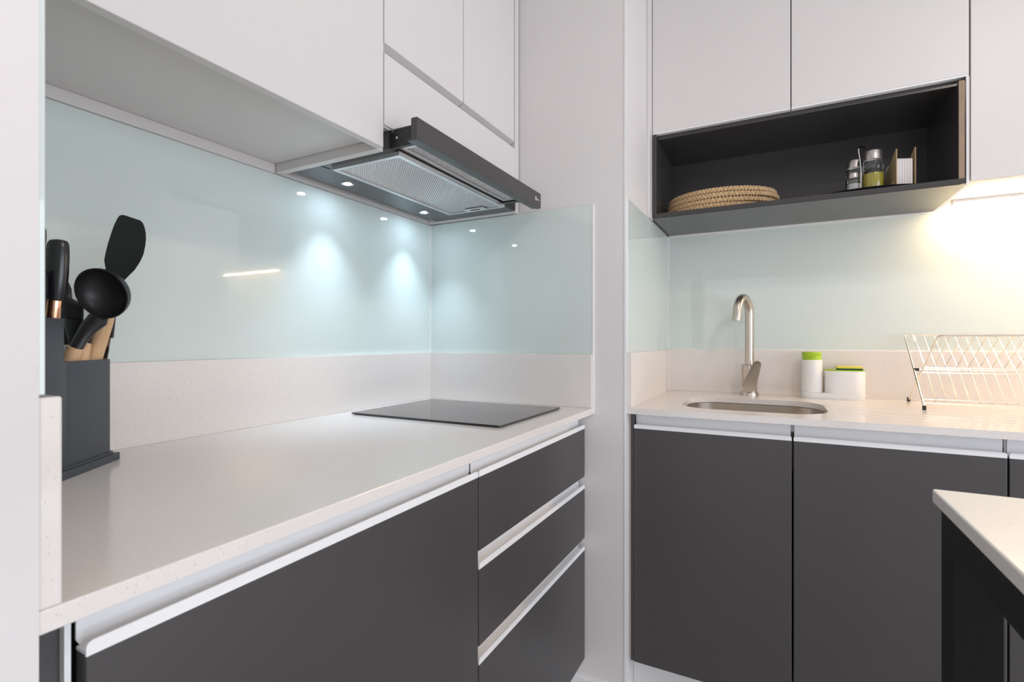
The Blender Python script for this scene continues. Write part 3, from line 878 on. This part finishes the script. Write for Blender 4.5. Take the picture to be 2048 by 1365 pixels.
# spatula
o = thing('spatula', 'black turning spatula with a broad blade and beech handle in the utensil cup', 'utensil', at(170, 780, .815))
dS = .822
out = [(1222, 78), (1258, 68), (1300, 75), (1400, 110), (1500, 142), (1535, 170), (1560, 225), (1580, 310), (1584, 400), (1572, 500), (1548, 610), (1500, 715), (1430, 820), (1350, 900), (1290, 960), (1246, 1020),
       (1225, 1060), (1170, 1060), (1150, 960), (1080, 870), (1030, 800), (1011, 690), (1030, 590), (1065, 450), (1110, 310), (1150, 200), (1195, 110)]
px = [(60 + u / 6.823, 420 + v / 6.823) for u, v in out]
nF = Vector((-VF.x, -VF.y, 0))
blade = [[at(u, v, dS) for u, v in px], [at(u, v, dS + .003) for u, v in px]]
obj('blade', B().loops(blade), 'utensil_black', o)
obj('neck', swept([(230, 572), (225, 600), (218, 625), (209, 650)], dS + .0015, dS, [.010, .008, .0085, .0095]), 'utensil_black', o, True)
obj('handle', swept([(216, 628), (210, 645), (201, 672), (192, 700), (185, 725)], dS, dS, [.0095, .0112, .0116, .0120, .0122], 16, foot=(.034, .045, .0172)), 'beech', o, True)

# ladle
o = thing('ladle', 'black round ladle with a beech handle leaning in the utensil cup', 'utensil', at(135, 780, .785))
dL = .770
cc = at(202, 588, dL)
tc_ = (Vector((0, 0, CAMZ)) - cc).normalized()
side = tc_.cross(Vector((0, 0, 1))).normalized()           # image left of the bowl
axis = (tc_ * .78 + side * .60 + Vector((0, 0, -.26))).normalized()      # opening faces the camera, turned down and left
q_ = Vector((0, 0, 1)).rotation_difference(axis)
R_ = .0395
pr = []
for k in range(9):
    a = math.pi / 2 * k / 8; pr.append((R_ * math.sin(a), -R_ * .78 * math.cos(a)))
pr.append((R_ * .955, 0.0))
for k in range(8, -1, -1):
    a = math.pi / 2 * k / 8; pr.append(((R_ - .0022) * math.sin(a), -(R_ - .0022) * .78 * math.cos(a)))
pr[0] = (0, pr[0][1]); pr[-1] = (0, pr[-1][1])
b = B(); b.lathe(pr, (0, 0, 0), 32)
for v in b.bm.verts:
    v.co.rotate(q_); v.co += cc
obj('bowl', b, 'utensil_black', o, True)
obj('neck', swept([(207, 630), (196, 639), (178, 656), (162, 678), (151, 698)], dL + .024, dL, [.009, .0150, .0125, .0100, .0098], 14, sx=.7, ref=VF), 'utensil_black', o, True)
obj('handle', swept([(152, 695), (147, 708), (141, 724)], dL, dL, [.0100, .0104, .0108], 14, foot=(.026, .098, .0172)), 'beech', o, True)

# pasta fork
o = thing('pasta_fork', 'black pasta fork with thin upright teeth behind the ladle', 'utensil', at(138, 780, .80))
dP = .808
obj('head', B().tube([at(u, v, dP) for u, v in ((146, 700), (148, 675), (150, 655), (152, 640))], [.007, .010, .016, .0185], 14, sx=.45, ref=VF), 'utensil_black', o, True)
for k in range(9):
    u0 = 133 + k * 3.9; u1 = 134 + k * 3.9
    obj('tooth', swept([(u0, 648 - 1.0 * k * .2), (u0 + 1.0, 622), (u1, 592 + k * 2.0)], dP + .002 * (k % 2), dP - .001, [.0019, .0016, .0011], 6), 'utensil_black', o, True)
obj('handle', swept([(146, 696), (144, 715)], dP, dP + .002, [.0085, .0085], foot=(.065, .045, .0172)), 'utensil_black', o, True)

# turner whose beech handle shows between ladle and spatula
o = thing('slotted_spoon', 'beech handle with black collar standing between the ladle and spatula', 'utensil', at(160, 780, .80))
obj('collar', swept([(176, 660), (172, 675), (170, 688)], .807, .801, [.0065, .0072, .0078]), 'utensil_black', o, True)
obj('handle', swept([(170, 687), (167, 700), (164, 722)], .802, .795, [.0082, .0088, .0092], foot=(.030, .070, .0172)), 'beech', o, True)

# peeler
o = thing('peeler', 'black and steel peeler standing at the rim end of the utensil cup', 'utensil', at(206, 780, .828))
dQ = .836
obj('grip', swept([(226, 622), (223, 645), (219, 676)], dQ + .004, dQ + .001, [.0050, .0062, .0066], 12, sx=.5, ref=VF), 'utensil_black', o, True)
obj('steel_plate', B().loops([[at(u, v, dd) for u, v in ((212.5, 674), (222, 676), (216, 712), (213, 731), (203.5, 731), (204.5, 712))] for dd in (dQ - .001, dQ + .001)]), 'brushed', o)
obj('tang', swept([(207, 722), (206, 731)], dQ, dQ, [.0026, .0026], 8, foot=(.015, .017, .0185)), 'utensil_black', o, True)
obj('slot', swept([(216.0, 694), (213.5, 706), (211, 716)], dQ - .0015, dQ - .0015, [.0026, .0030, .0030], 10, sx=.5, ref=VF), 'utensil_black', o, True)

# slim knife standing at the back of the utensil cup
o = thing('kitchen_knife', 'slim black-handled knife behind the copper-collared one and the pasta fork', 'knife', loc2w(.080, .030, .0172))
obj('handle', swept([(133, 690), (133, 650), (132, 610), (131.5, 580), (131, 566)], .826, .842, [.0075, .0095, .0100, .0092, .0050], 14, sx=.6, ref=VF), 'handle_black', o, True)
obj('blade', swept([(133, 692), (133, 722)], .826, .821, [.0080, .0085], 8, sx=.10, ref=VF, foot=(.080, .030, .0172)), 'brushed', o, True)
